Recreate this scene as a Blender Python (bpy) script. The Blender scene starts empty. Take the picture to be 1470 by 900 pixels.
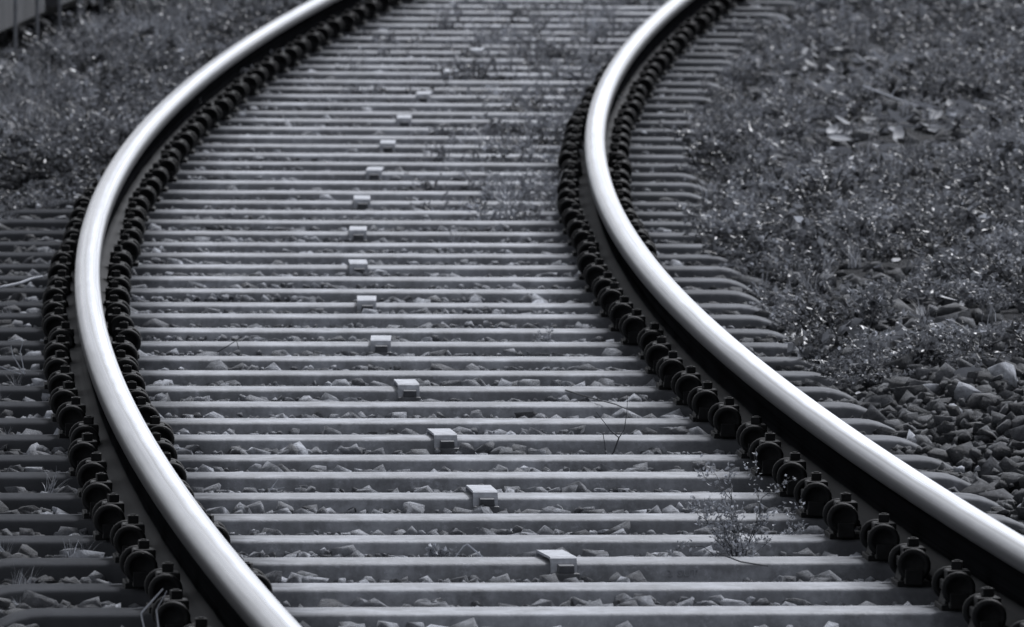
import bpy, bmesh, math, random
import numpy as np
from mathutils import Vector, Matrix

random.seed(7)
rng = np.random.default_rng(11)
scene = bpy.context.scene

# ------------------------------------------------------------------ camera
CAM_H = 1.846
cam_data = bpy.data.cameras.new('camera')
cam_data.sensor_width = 36.0
cam_data.lens = 418.3
cam_data.clip_start = 0.5
cam_data.clip_end = 3000.0
cam_data.dof.use_dof = True
cam_data.dof.focus_distance = 26.0
cam_data.dof.aperture_fstop = 22.0
cam = bpy.data.objects.new('camera', cam_data)
scene.collection.objects.link(cam)
cam.location = (0, 0, CAM_H)
cam.rotation_euler = (math.pi / 2 - 0.0573976, 0, 0)
scene.camera = cam

# ------------------------------------------------------------------ world, sun, exposure
SUN_EL, SUN_AZ = math.radians(46), math.radians(24)      # behind the scene, a little to the right
world = bpy.data.worlds.new('World')
scene.world = world
world.use_nodes = True
wn, wl = world.node_tree.nodes, world.node_tree.links
bg = wn['Background']
sky = wn.new('ShaderNodeTexSky')
sky.sky_type = 'NISHITA'
sky.sun_disc = False
sky.sun_elevation = SUN_EL
sky.sun_rotation = SUN_AZ
bw = wn.new('ShaderNodeRGBToBW')
tint = wn.new('ShaderNodeMix'); tint.data_type = 'RGBA'; tint.blend_type = 'MULTIPLY'
tint.inputs[0].default_value = 1.0
tint.inputs[7].default_value = (0.955, 0.985, 1.06, 1)
wl.new(sky.outputs[0], bw.inputs[0])
wl.new(bw.outputs[0], tint.inputs[6])
wl.new(tint.outputs[2], bg.inputs[0])
bg.inputs[1].default_value = 0.092

sun_data = bpy.data.lights.new('sun', 'SUN')
sun_data.energy = 1.5
sun_data.angle = math.radians(10)
sun_data.color = (0.975, 0.985, 1.03)
sun = bpy.data.objects.new('sun', sun_data)
scene.collection.objects.link(sun)
sd = Vector((math.sin(SUN_AZ) * math.cos(SUN_EL), math.cos(SUN_AZ) * math.cos(SUN_EL), math.sin(SUN_EL)))
sun.rotation_euler = sd.to_track_quat('Z', 'Y').to_euler()

scene.view_settings.view_transform = 'Standard'
scene.view_settings.look = 'None'
scene.view_settings.gamma = 1.0
scene.view_settings.exposure = 1.15
scene.view_settings.use_curve_mapping = False

# ------------------------------------------------------------------ track alignment (circle, radius about 183 m)
S0 = 2.46127895                 # arc length of the far top edge of sleeper 0
SPACING = 0.6
X0, H0, K0 = 0.388216, -0.00970707, 5.46900512e-3
CANT, VZ = -0.00423636, 3.313e-4
RAIL_LAT = 0.751


def heading(s):
    return H0 + K0 * (s - 16)


def centre(s):
    a, b = heading(0.0), heading(s)
    return (X0 - (np.cos(b) - np.cos(a)) / K0, 20 + (np.sin(b) - np.sin(a)) / K0)


def zt(x, y):
    e = np.maximum(0, y - 30)
    z = np.where(e < 35, VZ * e * e, VZ * 35 * 35 + VZ * 70 * np.minimum(e - 35, 25))
    return CANT * np.clip(x, -12, 12) + z


def T(s, lat, z=0.0):
    s = np.asarray(s, float); lat = np.asarray(lat, float)
    h = heading(s); cx, cy = centre(s)
    x = cx + lat * np.cos(h); y = cy - lat * np.sin(h)
    return np.stack([x, y, zt(x, y) + z], -1)


def frame(s, lat=0.0, z=0.0):
    """matrix of a track-fixed frame: X to the right, Y along the track, Z up"""
    p = T(s, lat, z); h = float(heading(s))
    q = T(s + 0.5, lat, z); q0 = T(s - 0.5, lat, z)
    pitch = math.atan2(q[2] - q0[2], 1.0)
    return (Matrix.Translation(Vector(p)) @ Matrix.Rotation(-h, 4, 'Z') @ Matrix.Rotation(pitch, 4, 'X')
            @ Matrix.Rotation(-math.atan(CANT), 4, 'Y'))


CP, SP = math.cos(0.0573976), math.sin(0.0573976)


def in_frame(P, margin=0.0):
    x, y, z = P[..., 0], P[..., 1], P[..., 2] - CAM_H
    dep = y * CP - z * SP; up = y * SP + z * CP
    f = 17082.0
    u = 735 + f * x / dep; v = 450 - f * up / dep
    ok = (u > -margin) & (u < 1470 + margin) & (v > -margin) & (v < 900 + margin)
    return ok, u, v, dep


# ------------------------------------------------------------------ materials
def g(v, a=1.0):
    return (v * 0.93, v * 0.978, v * 1.085, a)


def gn(v):
    return (v, v, v, 1.0)


class Mat:
    def __init__(self, name):
        self.m = bpy.data.materials.new(name)
        self.m.use_nodes = True
        self.n = self.m.node_tree.nodes; self.l = self.m.node_tree.links
        self.b = self.n['Principled BSDF']

    def node(self, t, **kw):
        nd = self.n.new(t)
        for k, v in kw.items():
            setattr(nd, k, v)
        return nd

    def link(self, a, b):
        self.l.new(a, b)

    def noise(self, scale, detail=4, rough=0.6, vec=None, mscale=None):
        nd = self.node('ShaderNodeTexNoise')
        nd.inputs['Scale'].default_value = scale
        nd.inputs['Detail'].default_value = detail
        nd.inputs['Roughness'].default_value = rough
        if vec is None:
            vec = self.node('ShaderNodeNewGeometry').outputs['Position']
        if mscale:
            mp = self.node('ShaderNodeMapping')
            mp.inputs['Scale'].default_value = mscale
            self.link(vec, mp.inputs[0]); vec = mp.outputs[0]
        self.link(vec, nd.inputs['Vector'])
        return nd.outputs['Fac']

    def ramp(self, fac, stops):
        r = self.node('ShaderNodeValToRGB')
        el = r.color_ramp.elements
        while len(el) < len(stops):
            el.new(0.5)
        for e, (p, c) in zip(el, stops):
            e.position = p
            e.color = c if isinstance(c, tuple) else g(c)
        self.link(fac, r.inputs[0])
        return r.outputs[0]

    def mix(self, a, b, fac, mode='MIX'):
        m = self.node('ShaderNodeMix', data_type='RGBA', blend_type=mode)
        for sock, v in ((m.inputs[6], a), (m.inputs[7], b), (m.inputs[0], fac)):
            if hasattr(v, 'default_value') or hasattr(v, 'is_linked'):
                self.link(v, sock)
            elif isinstance(v, tuple):
                sock.default_value = v
            else:
                sock.default_value = v if sock == m.inputs[0] else g(v)
        return m.outputs[2]

    def math(self, op, a, b=0.0):
        m = self.node('ShaderNodeMath', operation=op)
        for sock, v in ((m.inputs[0], a), (m.inputs[1], b)):
            if hasattr(v, 'is_linked'):
                self.link(v, sock)
            else:
                sock.default_value = v
        return m.outputs[0]

    def bump(self, h, strength, dist):
        b = self.node('ShaderNodeBump')
        b.inputs['Strength'].default_value = strength
        b.inputs['Distance'].default_value = dist
        self.link(h, b.inputs['Height'])
        self.link(b.outputs[0], self.b.inputs['Normal'])

    def set(self, color=None, rough=None, metal=None, spec=None):
        for key, v in (('Base Color', color), ('Roughness', rough), ('Metallic', metal), ('Specular IOR Level', spec)):
            if v is None:
                continue
            if hasattr(v, 'is_linked'):
                self.link(v, self.b.inputs[key])
            elif key == 'Base Color':
                self.b.inputs[key].default_value = v if isinstance(v, tuple) else g(v)
            else:
                self.b.inputs[key].default_value = v


def attr(M, name):
    a = M.node('ShaderNodeAttribute'); a.attribute_name = name
    return a.outputs['Fac']


def mat_sleeper():
    M = Mat('weathered_sleeper_steel')
    big = M.noise(3.0, 5, 0.62)
    fine = M.noise(70, 4, 0.7)
    tc = M.node('ShaderNodeTexCoord').outputs['Object']
    streak = M.noise(1.0, 4, 0.65, vec=tc, mscale=(26, 3, 5))
    oi = M.node('ShaderNodeObjectInfo').outputs['Random']
    base = M.ramp(big, [(0.25, 0.19), (0.5, 0.27), (0.75, 0.38)])
    base = M.mix(base, M.ramp(streak, [(0.3, gn(0.6)), (0.7, gn(1.0))]), 0.75, 'MULTIPLY')
    base = M.mix(base, M.ramp(fine, [(0.3, gn(0.62)), (0.7, gn(1.0))]), 0.7, 'MULTIPLY')
    base = M.mix(base, M.ramp(oi, [(0.0, gn(0.8)), (1.0, gn(1.05))]), 1.0, 'MULTIPLY')
    # pale lime-like bloom patches
    bl = M.ramp(M.noise(5.5, 6, 0.7), [(0.47, (0, 0, 0, 1)), (0.70, (1, 1, 1, 1))])
    base = M.mix(base, 0.46, M.math('MULTIPLY', bl, 0.7))
    bl2 = M.ramp(M.noise(24, 5, 0.75), [(0.58, (0, 0, 0, 1)), (0.70, (1, 1, 1, 1))])
    base = M.mix(base, 0.5, M.math('MULTIPLY', bl2, 0.45))
    dk = M.ramp(M.noise(13, 5, 0.7), [(0.55, (0, 0, 0, 1)), (0.68, (1, 1, 1, 1))])
    base = M.mix(base, 0.09, M.math('MULTIPLY', dk, 0.6))
    dk2 = M.ramp(M.noise(2.2, 5, 0.7, mscale=(2.4, 1.0, 1.0)), [(0.52, (0, 0, 0, 1)), (0.68, (1, 1, 1, 1))])
    base = M.mix(base, 0.13, M.math('MULTIPLY', dk2, 0.55))
    # brake-dust grime round the rail seats; shade painted onto both outer ends
    sx = M.node('ShaderNodeSeparateXYZ'); M.link(tc, sx.inputs[0])
    d = M.math('ABSOLUTE', M.math('SUBTRACT', M.math('ABSOLUTE', sx.outputs[0]), RAIL_LAT))
    d = M.math('ADD', d, M.math('MULTIPLY', M.math('SUBTRACT', M.noise(18, 4, 0.6), 0.5), 0.12))
    gr = M.ramp(d, [(0.11, (1, 1, 1, 1)), (0.25, (0, 0, 0, 1))])
    base = M.mix(base, 0.05, M.math('MULTIPLY', gr, 0.85))
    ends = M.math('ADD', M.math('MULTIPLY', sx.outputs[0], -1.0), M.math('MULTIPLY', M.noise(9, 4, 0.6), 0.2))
    end_shade_l = M.ramp(ends, [(0.80, (0, 0, 0, 1)), (0.98, (1, 1, 1, 1))])
    base = M.mix(base, 0.04, M.math('MULTIPLY', end_shade_l, 0.92))  # left end darkened: shade put into the colour
    re_ = M.math('ADD', sx.outputs[0], M.math('MULTIPLY', M.noise(9, 4, 0.6), 0.25))
    end_shade_r = M.ramp(re_, [(0.90, (0, 0, 0, 1)), (1.0, (1, 1, 1, 1))])
    base = M.mix(base, 0.07, M.math('MULTIPLY', end_shade_r, 0.6))  # right end shaded in colour too, more weakly
    dirt_shade = M.math('MAXIMUM', M.math('MAXIMUM', end_shade_l, M.math('MULTIPLY', end_shade_r, 0.6)), M.math('MULTIPLY', gr, 0.8))
    spc = M.math('MULTIPLY', M.math('SUBTRACT', 1.0, M.math('MULTIPLY', dirt_shade, 0.95)), 0.35)
    rgh = M.math('ADD', 0.62, M.math('MULTIPLY', dirt_shade, 0.33))
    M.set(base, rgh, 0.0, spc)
    M.bump(M.noise(160, 3, 0.6), 0.35, 0.002)
    return M.m


def mat_iron():
    M = Mat('oily_dark_iron')
    n = M.noise(60, 4, 0.65)
    M.set(M.ramp(n, [(0.3, 0.003), (0.7, 0.009)]), 0.7, 0.0, 0.16)
    M.bump(M.noise(240, 3), 0.4, 0.001)
    return M.m


def mat_rail(e):
    # e: where the bright band begins; worn steel plus sun glint painted in
    M = Mat('worn_rail_steel')
    uv = M.node('ShaderNodeUVMap').outputs[0]
    sx = M.node('ShaderNodeSeparateXYZ'); M.link(uv, sx.inputs[0])
    v = sx.outputs[1]
    # fine lines running along the rail
    lines = M.noise(1.0, 4, 0.75, vec=uv, mscale=(0.10, 30, 1))
    patch = M.noise(1.0, 4, 0.6, vec=uv, mscale=(2.0, 14, 1))
    wob = M.math('MULTIPLY', M.math('SUBTRACT', patch, 0.5), 0.02)
    vv = M.math('ADD', v, wob)
    # v runs across the profile, 0.5 is the middle of the running surface
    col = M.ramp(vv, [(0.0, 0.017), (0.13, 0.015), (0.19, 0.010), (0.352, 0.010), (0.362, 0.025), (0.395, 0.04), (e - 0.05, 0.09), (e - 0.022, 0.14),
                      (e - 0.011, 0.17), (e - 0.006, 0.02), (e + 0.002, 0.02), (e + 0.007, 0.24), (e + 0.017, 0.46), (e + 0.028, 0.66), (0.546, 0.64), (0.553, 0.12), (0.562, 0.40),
                      (0.573, 0.16), (0.60, 0.07), (0.638, 0.025), (0.648, 0.010), (0.81, 0.010), (0.87, 0.015), (1.0, 0.017)])  # band whitened with painted glint, web darkened for the head's shade
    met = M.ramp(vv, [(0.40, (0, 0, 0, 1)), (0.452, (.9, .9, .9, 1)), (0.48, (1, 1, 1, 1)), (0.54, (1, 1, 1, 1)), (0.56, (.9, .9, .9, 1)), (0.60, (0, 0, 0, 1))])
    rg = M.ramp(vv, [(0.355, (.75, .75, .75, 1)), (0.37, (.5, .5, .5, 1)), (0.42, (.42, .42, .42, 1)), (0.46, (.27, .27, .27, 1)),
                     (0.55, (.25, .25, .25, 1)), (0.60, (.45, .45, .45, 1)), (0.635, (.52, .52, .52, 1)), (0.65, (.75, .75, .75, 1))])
    col = M.mix(col, M.ramp(lines, [(0.41, gn(0.25)), (0.48, gn(0.8)), (0.57, gn(1.0))]), 0.9, 'MULTIPLY')
    col = M.mix(col, M.ramp(patch, [(0.3, gn(0.6)), (0.65, gn(1.0))]), 0.6, 'MULTIPLY')
    wear = M.noise(1.0, 3, 0.6, vec=uv, mscale=(0.22, 6, 1))
    col = M.mix(col, M.ramp(wear, [(0.35, gn(0.62)), (0.6, gn(1.0))]), 0.7, 'MULTIPLY')
    rg2 = M.math('ADD', rg, M.math('MULTIPLY', M.math('SUBTRACT', lines, 0.5), 0.35))
    sp = M.ramp(vv, [(0.14, (.08, .08, .08, 1)), (0.18, (0, 0, 0, 1)), (0.35, (0, 0, 0, 1)), (0.365, (.2, .2, .2, 1)), (0.635, (.2, .2, .2, 1)), (0.65, (0, 0, 0, 1)), (0.82, (0, 0, 0, 1)), (0.86, (.08, .08, .08, 1))])
    M.set(col, rg2, met, sp)
    M.bump(lines, 0.12, 0.0015)
    return M.m


def mat_stone(name='ballast_stone', lo=0.08, hi=0.80):
    M = Mat(name)
    t = attr(M, 'tone')
    base = M.ramp(t, [(0.0, lo), (0.55, lo * 0.6 + hi * 0.28), (1.0, hi)])
    base = M.mix(base, M.ramp(M.noise(55, 5, 0.7), [(0.3, gn(0.35)), (0.7, gn(1.0))]), 0.75, 'MULTIPLY')
    base = M.mix(base, M.ramp(M.noise(17, 5, 0.75), [(0.38, gn(0.3)), (0.6, gn(1.0))]), 0.55, 'MULTIPLY')
    sp = M.ramp(M.noise(220, 3, 0.7), [(0.62, (0, 0, 0, 1)), (0.72, (1, 1, 1, 1))])
    base = M.mix(base, 0.40, M.math('MULTIPLY', sp, 0.35))
    M.set(base, 0.75, 0.0, 0.3)
    M.bump(M.noise(75, 6, 0.8), 1.0, 0.012)
    return M.m


def mat_soil():
    M = Mat('dark_gritty_soil')
    base = M.ramp(M.noise(45, 6, 0.75), [(0.3, 0.02), (0.7, 0.085)])
    base = M.mix(base, M.ramp(M.noise(2.5, 3, 0.6), [(0.3, gn(0.55)), (0.7, gn(1.0))]), 0.8, 'MULTIPLY')
    M.set(base, 0.9, 0.0, 0.15)
    M.bump(M.noise(90, 5, 0.75), 1.0, 0.02)
    return M.m


def mat_leaf(name, lo, hi, transl=0.35, rough=0.42):
    M = Mat(name)
    t = attr(M, 'tone')
    base = M.ramp(t, [(0.0, lo), (0.85, hi), (1.0, hi * 1.9)])
    M.set(base, rough, 0.0, 0.5)
    tr = M.node('ShaderNodeBsdfTranslucent')
    M.link(base, tr.inputs[0])
    mx = M.node('ShaderNodeMixShader'); mx.inputs[0].default_value = transl
    M.link(M.b.outputs[0], mx.inputs[1]); M.link(tr.outputs[0], mx.inputs[2])
    M.link(mx.outputs[0], M.n['Material Output'].inputs[0])
    return M.m


def mat_plain(name, v, rough=0.7, var=0.4, scale=40):
    M = Mat(name)
    M.set(M.ramp(M.noise(scale, 4, 0.65), [(0.3, v * (1 - var)), (0.7, v * (1 + var))]), rough, 0.0, 0.3)
    return M.m


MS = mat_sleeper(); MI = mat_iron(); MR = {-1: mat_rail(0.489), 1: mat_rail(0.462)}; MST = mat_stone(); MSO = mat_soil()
ML = mat_leaf('weed_leaf', 0.018, 0.28); MD = mat_leaf('withered_leaf', 0.10, 0.36, 0.2, 0.6)
MCAP = mat_plain('grey_cap_steel', 0.36, 0.5, 0.35, 45)
MHOOK = mat_plain('dark_hook_steel', 0.09, 0.5, 0.35, 40)  # darker grey than the cap strap
MTW = mat_plain('dark_twig_bark', 0.06, 0.8, 0.4, 60)
MSTRAW = mat_plain('pale_dry_straw', 0.5, 0.6, 0.25, 60)
MCON = mat_plain('grey_concrete', 0.06, 0.8, 0.3, 8)
MDK = mat_plain('gap_shade_black', 0.008, 0.8, 0.4, 20)  # near-black colour standing in for the shade under the slab
MPOST = mat_plain('galvanised_post', 0.18, 0.6, 0.3, 30)

# ------------------------------------------------------------------ helpers
COL = scene.collection


def link(name, me, parent=None, mat=None):
    o = bpy.data.objects.new(name, me)
    COL.objects.link(o)
    if mat is not None and not me.materials:
        me.materials.append(mat)
    if parent is not None:
        o.parent = parent
    return o


def tag(o, label=None, cat=None, group=None, kind=None):
    if label: o['label'] = label
    if cat: o['category'] = cat
    if group: o['group'] = group
    if kind: o['kind'] = kind
    return o


def np_mesh(name, V, F, mat, tone=None, smooth=False):
    me = bpy.data.meshes.new(name)
    V = np.ascontiguousarray(V, np.float32); F = np.ascontiguousarray(F, np.int32)
    k = F.shape[1]
    me.vertices.add(len(V)); me.vertices.foreach_set('co', V.ravel())
    me.loops.add(F.size); me.loops.foreach_set('vertex_index', F.ravel())
    me.polygons.add(len(F))
    me.polygons.foreach_set('loop_start', np.arange(0, F.size, k, dtype=np.int32))
    me.polygons.foreach_set('loop_total', np.full(len(F), k, np.int32))
    if smooth:
        me.polygons.foreach_set('use_smooth', np.ones(len(F), bool))
    me.update(calc_edges=True)
    if tone is not None:
        a = me.attributes.new('tone', 'FLOAT', 'POINT')
        a.data.foreach_set('value', np.ascontiguousarray(tone, np.float32))
    me.materials.append(mat)
    return me


class MB:
    """collects boxes, tubes, sweeps into one mesh"""
    def __init__(self):
        self.v = []; self.f = []

    def add(self, v, f):
        o = len(self.v)
        self.v += [tuple(p) for p in v]; self.f += [tuple(i + o for i in q) for q in f]

    def box(self, x0, x1, y0, y1, z0, z1, taper=0.0, bev=0.0):
        bm = bmesh.new()
        vs = []
        for z, t in ((z0, 0.0), (z1, taper)):
            for x, y in ((x0 + t, y0 + t), (x1 - t, y0 + t), (x1 - t, y1 - t), (x0 + t, y1 - t)):
                vs.append(bm.verts.new((x, y, z)))
        for q in ((3, 2, 1, 0), (4, 5, 6, 7), (0, 1, 5, 4), (1, 2, 6, 5), (2, 3, 7, 6), (3, 0, 4, 7)):
            bm.faces.new([vs[i] for i in q])
        if bev:
            bmesh.ops.bevel(bm, geom=bm.edges[:], offset=bev, segments=2, affect='EDGES', profile=0.5)
        bm.verts.index_update()
        self.add([v.co[:] for v in bm.verts], [[v.index for v in f.verts] for f in bm.faces])
        bm.free()

    def tube(self, pts, r0, r1=None, n=6):
        r1 = r0 if r1 is None else r1
        pts = [Vector(p) for p in pts]
        rings = []
        for i, p in enumerate(pts):
            d = (pts[min(i + 1, len(pts) - 1)] - pts[max(i - 1, 0)]).normalized()
            a = d.cross(Vector((0.31, 0.17, 0.93)))
            if a.length < 1e-4: a = d.cross(Vector((1, 0, 0)))
            a.normalize(); b = d.cross(a)
            r = r0 + (r1 - r0) * i / max(1, len(pts) - 1)
            rings.append([p + (a * math.cos(k * 2 * math.pi / n) + b * math.sin(k * 2 * math.pi / n)) * r for k in range(n)])
        v = [q for ring in rings for q in ring]
        f = []
        for i in range(len(rings) - 1):
            for k in range(n):
                f.append((i * n + k, i * n + (k + 1) % n, (i + 1) * n + (k + 1) % n, (i + 1) * n + k))
        f.append(tuple(range(n))[::-1]); f.append(tuple(range((len(rings) - 1) * n, len(rings) * n)))
        self.add(v, f)

    def mesh(self, name, mat, smooth=False, tone=None):
        me = bpy.data.meshes.new(name)
        me.from_pydata(self.v, [], self.f)
        if smooth:
            for p in me.polygons: p.use_smooth = True
        me.materials.append(mat)
        if tone is not None:
            a = me.attributes.new('tone', 'FLOAT', 'POINT')
            a.data.foreach_set('value', np.full(len(me.vertices), tone, np.float32))
        me.update()
        return me


ONES = ['', 'first', 'second', 'third', 'fourth', 'fifth', 'sixth', 'seventh', 'eighth', 'ninth', 'tenth', 'eleventh',
        'twelfth', 'thirteenth', 'fourteenth', 'fifteenth', 'sixteenth', 'seventeenth', 'eighteenth', 'nineteenth']
TENS = {2: ('twenty', 'twentieth'), 3: ('thirty', 'thirtieth'), 4: ('forty', 'fortieth'), 5: ('fifty', 'fiftieth'), 6: ('sixty', 'sixtieth')}


def ordinal(n):
    if n < 20: return ONES[n]
    t, u = divmod(n, 10)
    return TENS[t][1] if u == 0 else TENS[t][0] + '-' + ONES[u]


# ------------------------------------------------------------------ ground and ballast bed
def smooth_noise(x, y, sc, seed):
    r = np.random.default_rng(seed)
    out = np.zeros_like(x)
    for k in range(6):
        a = r.uniform(0, 2 * math.pi); fr = sc * r.uniform(0.6, 1.7); ph = r.uniform(0, 6.28)
        out += np.sin((x * np.cos(a) + y * np.sin(a)) * fr + ph)
    return out / 6


def bed_z(s, lat):
    """height of the ballast bed and verges above sleeper-top level"""
    l = np.asarray(lat, float); s = np.asarray(s, float)
    z = np.full(np.broadcast(l, s).shape, -0.082)
    r = np.clip((l - 1.0) / 0.45, 0, 1); z = z + r * r * (3 - 2 * r) * 0.105
    r2 = np.clip((l - 1.5) / 1.2, 0, 1); z = z + r2 * 0.05
    q = np.clip((-l - 1.02) / 0.4, 0, 1); z = z + q * q * (3 - 2 * q) * 0.085
    z = z - np.clip((-l - 1.62) / 0.12, 0, 1) * 0.07
    z = z - np.clip((np.abs(l) - 2.8) / 1.4, 0, 1) ** 2 * 0.35
    z = z + smooth_noise(s, l, 9.0, 3) * 0.012 + smooth_noise(s, l, 2.3, 4) * 0.012 * (np.abs(l) > 1.0)
    return z


def grid_mesh(name, S, L, zf, mat):
    ss, ll = np.meshgrid(S, L, indexing='ij')
    V = T(ss, ll, zf(ss, ll)).reshape(-1, 3)
    n, m = len(S), len(L)
    i = np.arange(n * m).reshape(n, m)
    F = np.stack([i[:-1, :-1], i[:-1, 1:], i[1:, 1:], i[1:, :-1]], -1).reshape(-1, 4)
    return np_mesh(name, V, F, mat, tone=np.full(len(V), 0.3), smooth=True)


bed = link('ballast_bed', grid_mesh('ballast_bed', np.arange(-9, 75, 0.12), np.arange(-4.2, 4.25, 0.06), bed_z, MSO))
tag(bed, kind='structure')

gx = np.concatenate([np.linspace(-600, -14, 12), np.linspace(-12, 12, 25), np.linspace(14, 600, 12)])
gy = np.concatenate([np.linspace(-200, -2, 8), np.linspace(0, 100, 60), np.linspace(110, 1500, 20)])
xx, yy = np.meshgrid(gx, gy, indexing='ij')
ii = np.arange(xx.size).reshape(xx.shape)
GV = np.stack([xx, yy, zt(xx, yy) - 0.30], -1).reshape(-1, 3)
GF = np.stack([ii[:-1, :-1], ii[1:, :-1], ii[1:, 1:], ii[:-1, 1:]], -1).reshape(-1, 4)
tag(link('ground', np_mesh('ground', GV, GF, MSO, smooth=True)), kind='structure')

# ------------------------------------------------------------------ rails
RAIL_Z0, RAIL_H = 0.012, 0.149


def rail_profile():
    half = [(0.0, 0.0), (0.0615, 0.0), (0.0625, 0.001), (0.0625, 0.0095), (0.058, 0.0118), (0.030, 0.0200), (0.014, 0.028), (0.0085, 0.040),
            (0.0072, 0.062), (0.0075, 0.085), (0.0105, 0.096), (0.0200, 0.1035), (0.0318, 0.1085), (0.0335, 0.1105), (0.0335, 0.128),
            (0.0330, 0.135), (0.0305, 0.1405), (0.0265, 0.1440), (0.0205, 0.1465), (0.0120, 0.1482), (0.005, 0.1489)]
    left = [(-x, z) for x, z in half]
    right = [(x, z) for x, z in half[1:]][::-1]
    # v coordinate: 0 .. 0.5 over the left half, 0.5 .. 1 over the right half, head from 0.355 to 0.645
    vmap = [0.0, .04, .042, .06, .07, .13, .17, .20, .24, .28, .30, .325, .35, .358, .395, .41, .425, .438, .452, .470, .49]
    vl = vmap; vr = [1 - a for a in vmap[1:]][::-1]
    return left + right, vl + vr


def rail_mesh(lat):
    prof, vs = rail_profile()
    S = np.arange(-14, 72, 0.35)
    n, m = len(S), len(prof)
    lats = lat + np.array([p[0] for p in prof]); zs = RAIL_Z0 + np.array([p[1] for p in prof])
    # rails lean inwards 1:40
    lean = (zs - RAIL_Z0) * (1 / 40.0) * (-1 if lat > 0 else 0)
    ss, ll = np.meshgrid(S, lats + lean, indexing='ij')
    V = T(ss, ll, np.broadcast_to(zs, ss.shape)).reshape(-1, 3)
    i = np.arange(n * m).reshape(n, m)
    j = np.roll(i, -1, axis=1)
    F = np.stack([i[:-1], i[1:], j[1:], j[:-1]], -1).reshape(-1, 4)
    me = np_mesh('rail', V, F, MR[1 if lat > 0 else -1], smooth=True)
    uvl = me.uv_layers.new(name='UVMap')
    vv = np.array(vs + [1.0])
    a = np.arange(m)
    uu0 = np.repeat(S[:-1], m); uu1 = np.repeat(S[1:], m)
    v0 = np.tile(vv[a], n - 1); v1 = np.tile(vv[a + 1], n - 1)
    UV = np.stack([np.stack([uu0, v0], -1), np.stack([uu1, v0], -1), np.stack([uu1, v1], -1), np.stack([uu0, v1], -1)], 1)
    uvl.data.foreach_set('uv', UV.astype(np.float32).ravel())
    return me


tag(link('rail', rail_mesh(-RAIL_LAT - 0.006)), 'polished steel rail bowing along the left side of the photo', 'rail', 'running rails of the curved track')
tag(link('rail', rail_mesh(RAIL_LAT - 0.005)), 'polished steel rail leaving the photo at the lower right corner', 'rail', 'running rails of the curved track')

# ------------------------------------------------------------------ sleepers with their fastenings
SLW = 0.165                      # width of the top


def sleeper_mesh():
    # cross-section (y, z) of the inverted trough, rounded shoulders, far side first
    h = SLW / 2
    prof = [(h + 0.045, -0.13), (h + 0.026, -0.075), (h + 0.012, -0.034)]
    for a in (10, 28, 46, 64, 82):
        t = math.radians(a)
        prof.append((h - 0.006 + 0.014 * math.cos(t), -0.014 + 0.014 * math.sin(t)))
    prof += [(h * 0.5, 0.0005), (0, 0.001)]
    prof = prof + [(-y, z) for y, z in prof[:-1]][::-1]
    # path along the sleeper (x, z, tilt): flat in the middle, ends pressed down
    path = []
    for x in np.linspace(0, 1.045, 9):
        path.append((x, 0.0, 0.0))
    R = 0.16
    for k in range(1, 9):
        t = math.radians(78) * k / 8
        path.append((1.045 + R * math.sin(t), -R * (1 - math.cos(t)), t))
    path = [(-x, z, -t) for x, z, t in path[1:]][::-1] + path
    V = []
    for x, z, t in path:
        for (py, pz) in prof:
            V.append((x + pz * math.sin(t), py * (1 + 0.10 * abs(math.sin(t))), z + pz * math.cos(t)))
    n, m = len(path), len(prof)
    F = []
    for i in range(n - 1):
        for k in range(m - 1):
            F.append((i * m + k, i * m + k + 1, (i + 1) * m + k + 1, (i + 1) * m + k))
    F.append(tuple(range(m))); F.append(tuple(range((n - 1) * m, n * m))[::-1])
    V = [(x - 0.022, y, z) for x, y, z in V]
    me = bpy.data.meshes.new('steel_sleeper')
    me.from_pydata(V, [], F)
    for p in me.polygons: p.use_smooth = True
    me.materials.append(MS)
    me.update()
    return me


def coil_mesh():
    """thick round spring ring seen end-on, with the square stub in its lower half; axis along Y, centred"""
    mb = MB()
    n = 20
    prof = [(0.0, -0.004), (0.019, -0.004), (0.0215, -0.010), (0.0265, -0.013), (0.0315, -0.009), (0.033, 0.0), (0.0315, 0.009), (0.0265, 0.013),
            (0.0215, 0.010), (0.019, 0.004), (0.0, 0.004)]
    V = []; F = []
    for k in range(n):
        a = 2 * math.pi * k / n
        for r, y in prof:
            V.append((r * math.cos(a), y, r * math.sin(a)))
    m = len(prof)
    for k in range(n):
        for j in range(m - 1):
            F.append((k * m + j, ((k + 1) % n) * m + j, ((k + 1) % n) * m + j + 1, k * m + j + 1))
    mb.add(V, F)
    me = mb.mesh('spring_coil', MI, smooth=True)
    bm = bmesh.new(); bm.from_mesh(me)
    bmesh.ops.remove_doubles(bm, verts=bm.verts[:], dist=1e-5)
    bmesh.ops.recalc_face_normals(bm, faces=bm.faces[:])
    bm.to_mesh(me); bm.free()
    return me


def stub_mesh():
    mb = MB()
    mb.box(-0.016, 0.018, -0.023, 0.012, -0.036, -0.006, bev=0.002)
    return mb.mesh('stub', MI)


def fastening_mesh(sg):
    mb = MB()
    def bx(u0, u1, *r, **k):
        a, b = sorted((sg * u0, sg * u1)); mb.box(a, b, *r, **k)
    bx(0.066, 0.108, -0.050, 0.050, 0.003, 0.034, taper=0.006, bev=0.003)     # rib of the base plate
    bx(0.066, 0.104, -0.052, 0.052, 0.034, 0.054, bev=0.003)
    bx(0.052, 0.096, -0.012, 0.048, 0.052, 0.073, bev=0.003)                  # clamp plate
    bx(0.046, 0.068, -0.024, 0.020, 0.024, 0.038, taper=0.003, bev=0.003)     # nose on the rail foot
    return mb.mesh('rail_fastening', MI)


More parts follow.
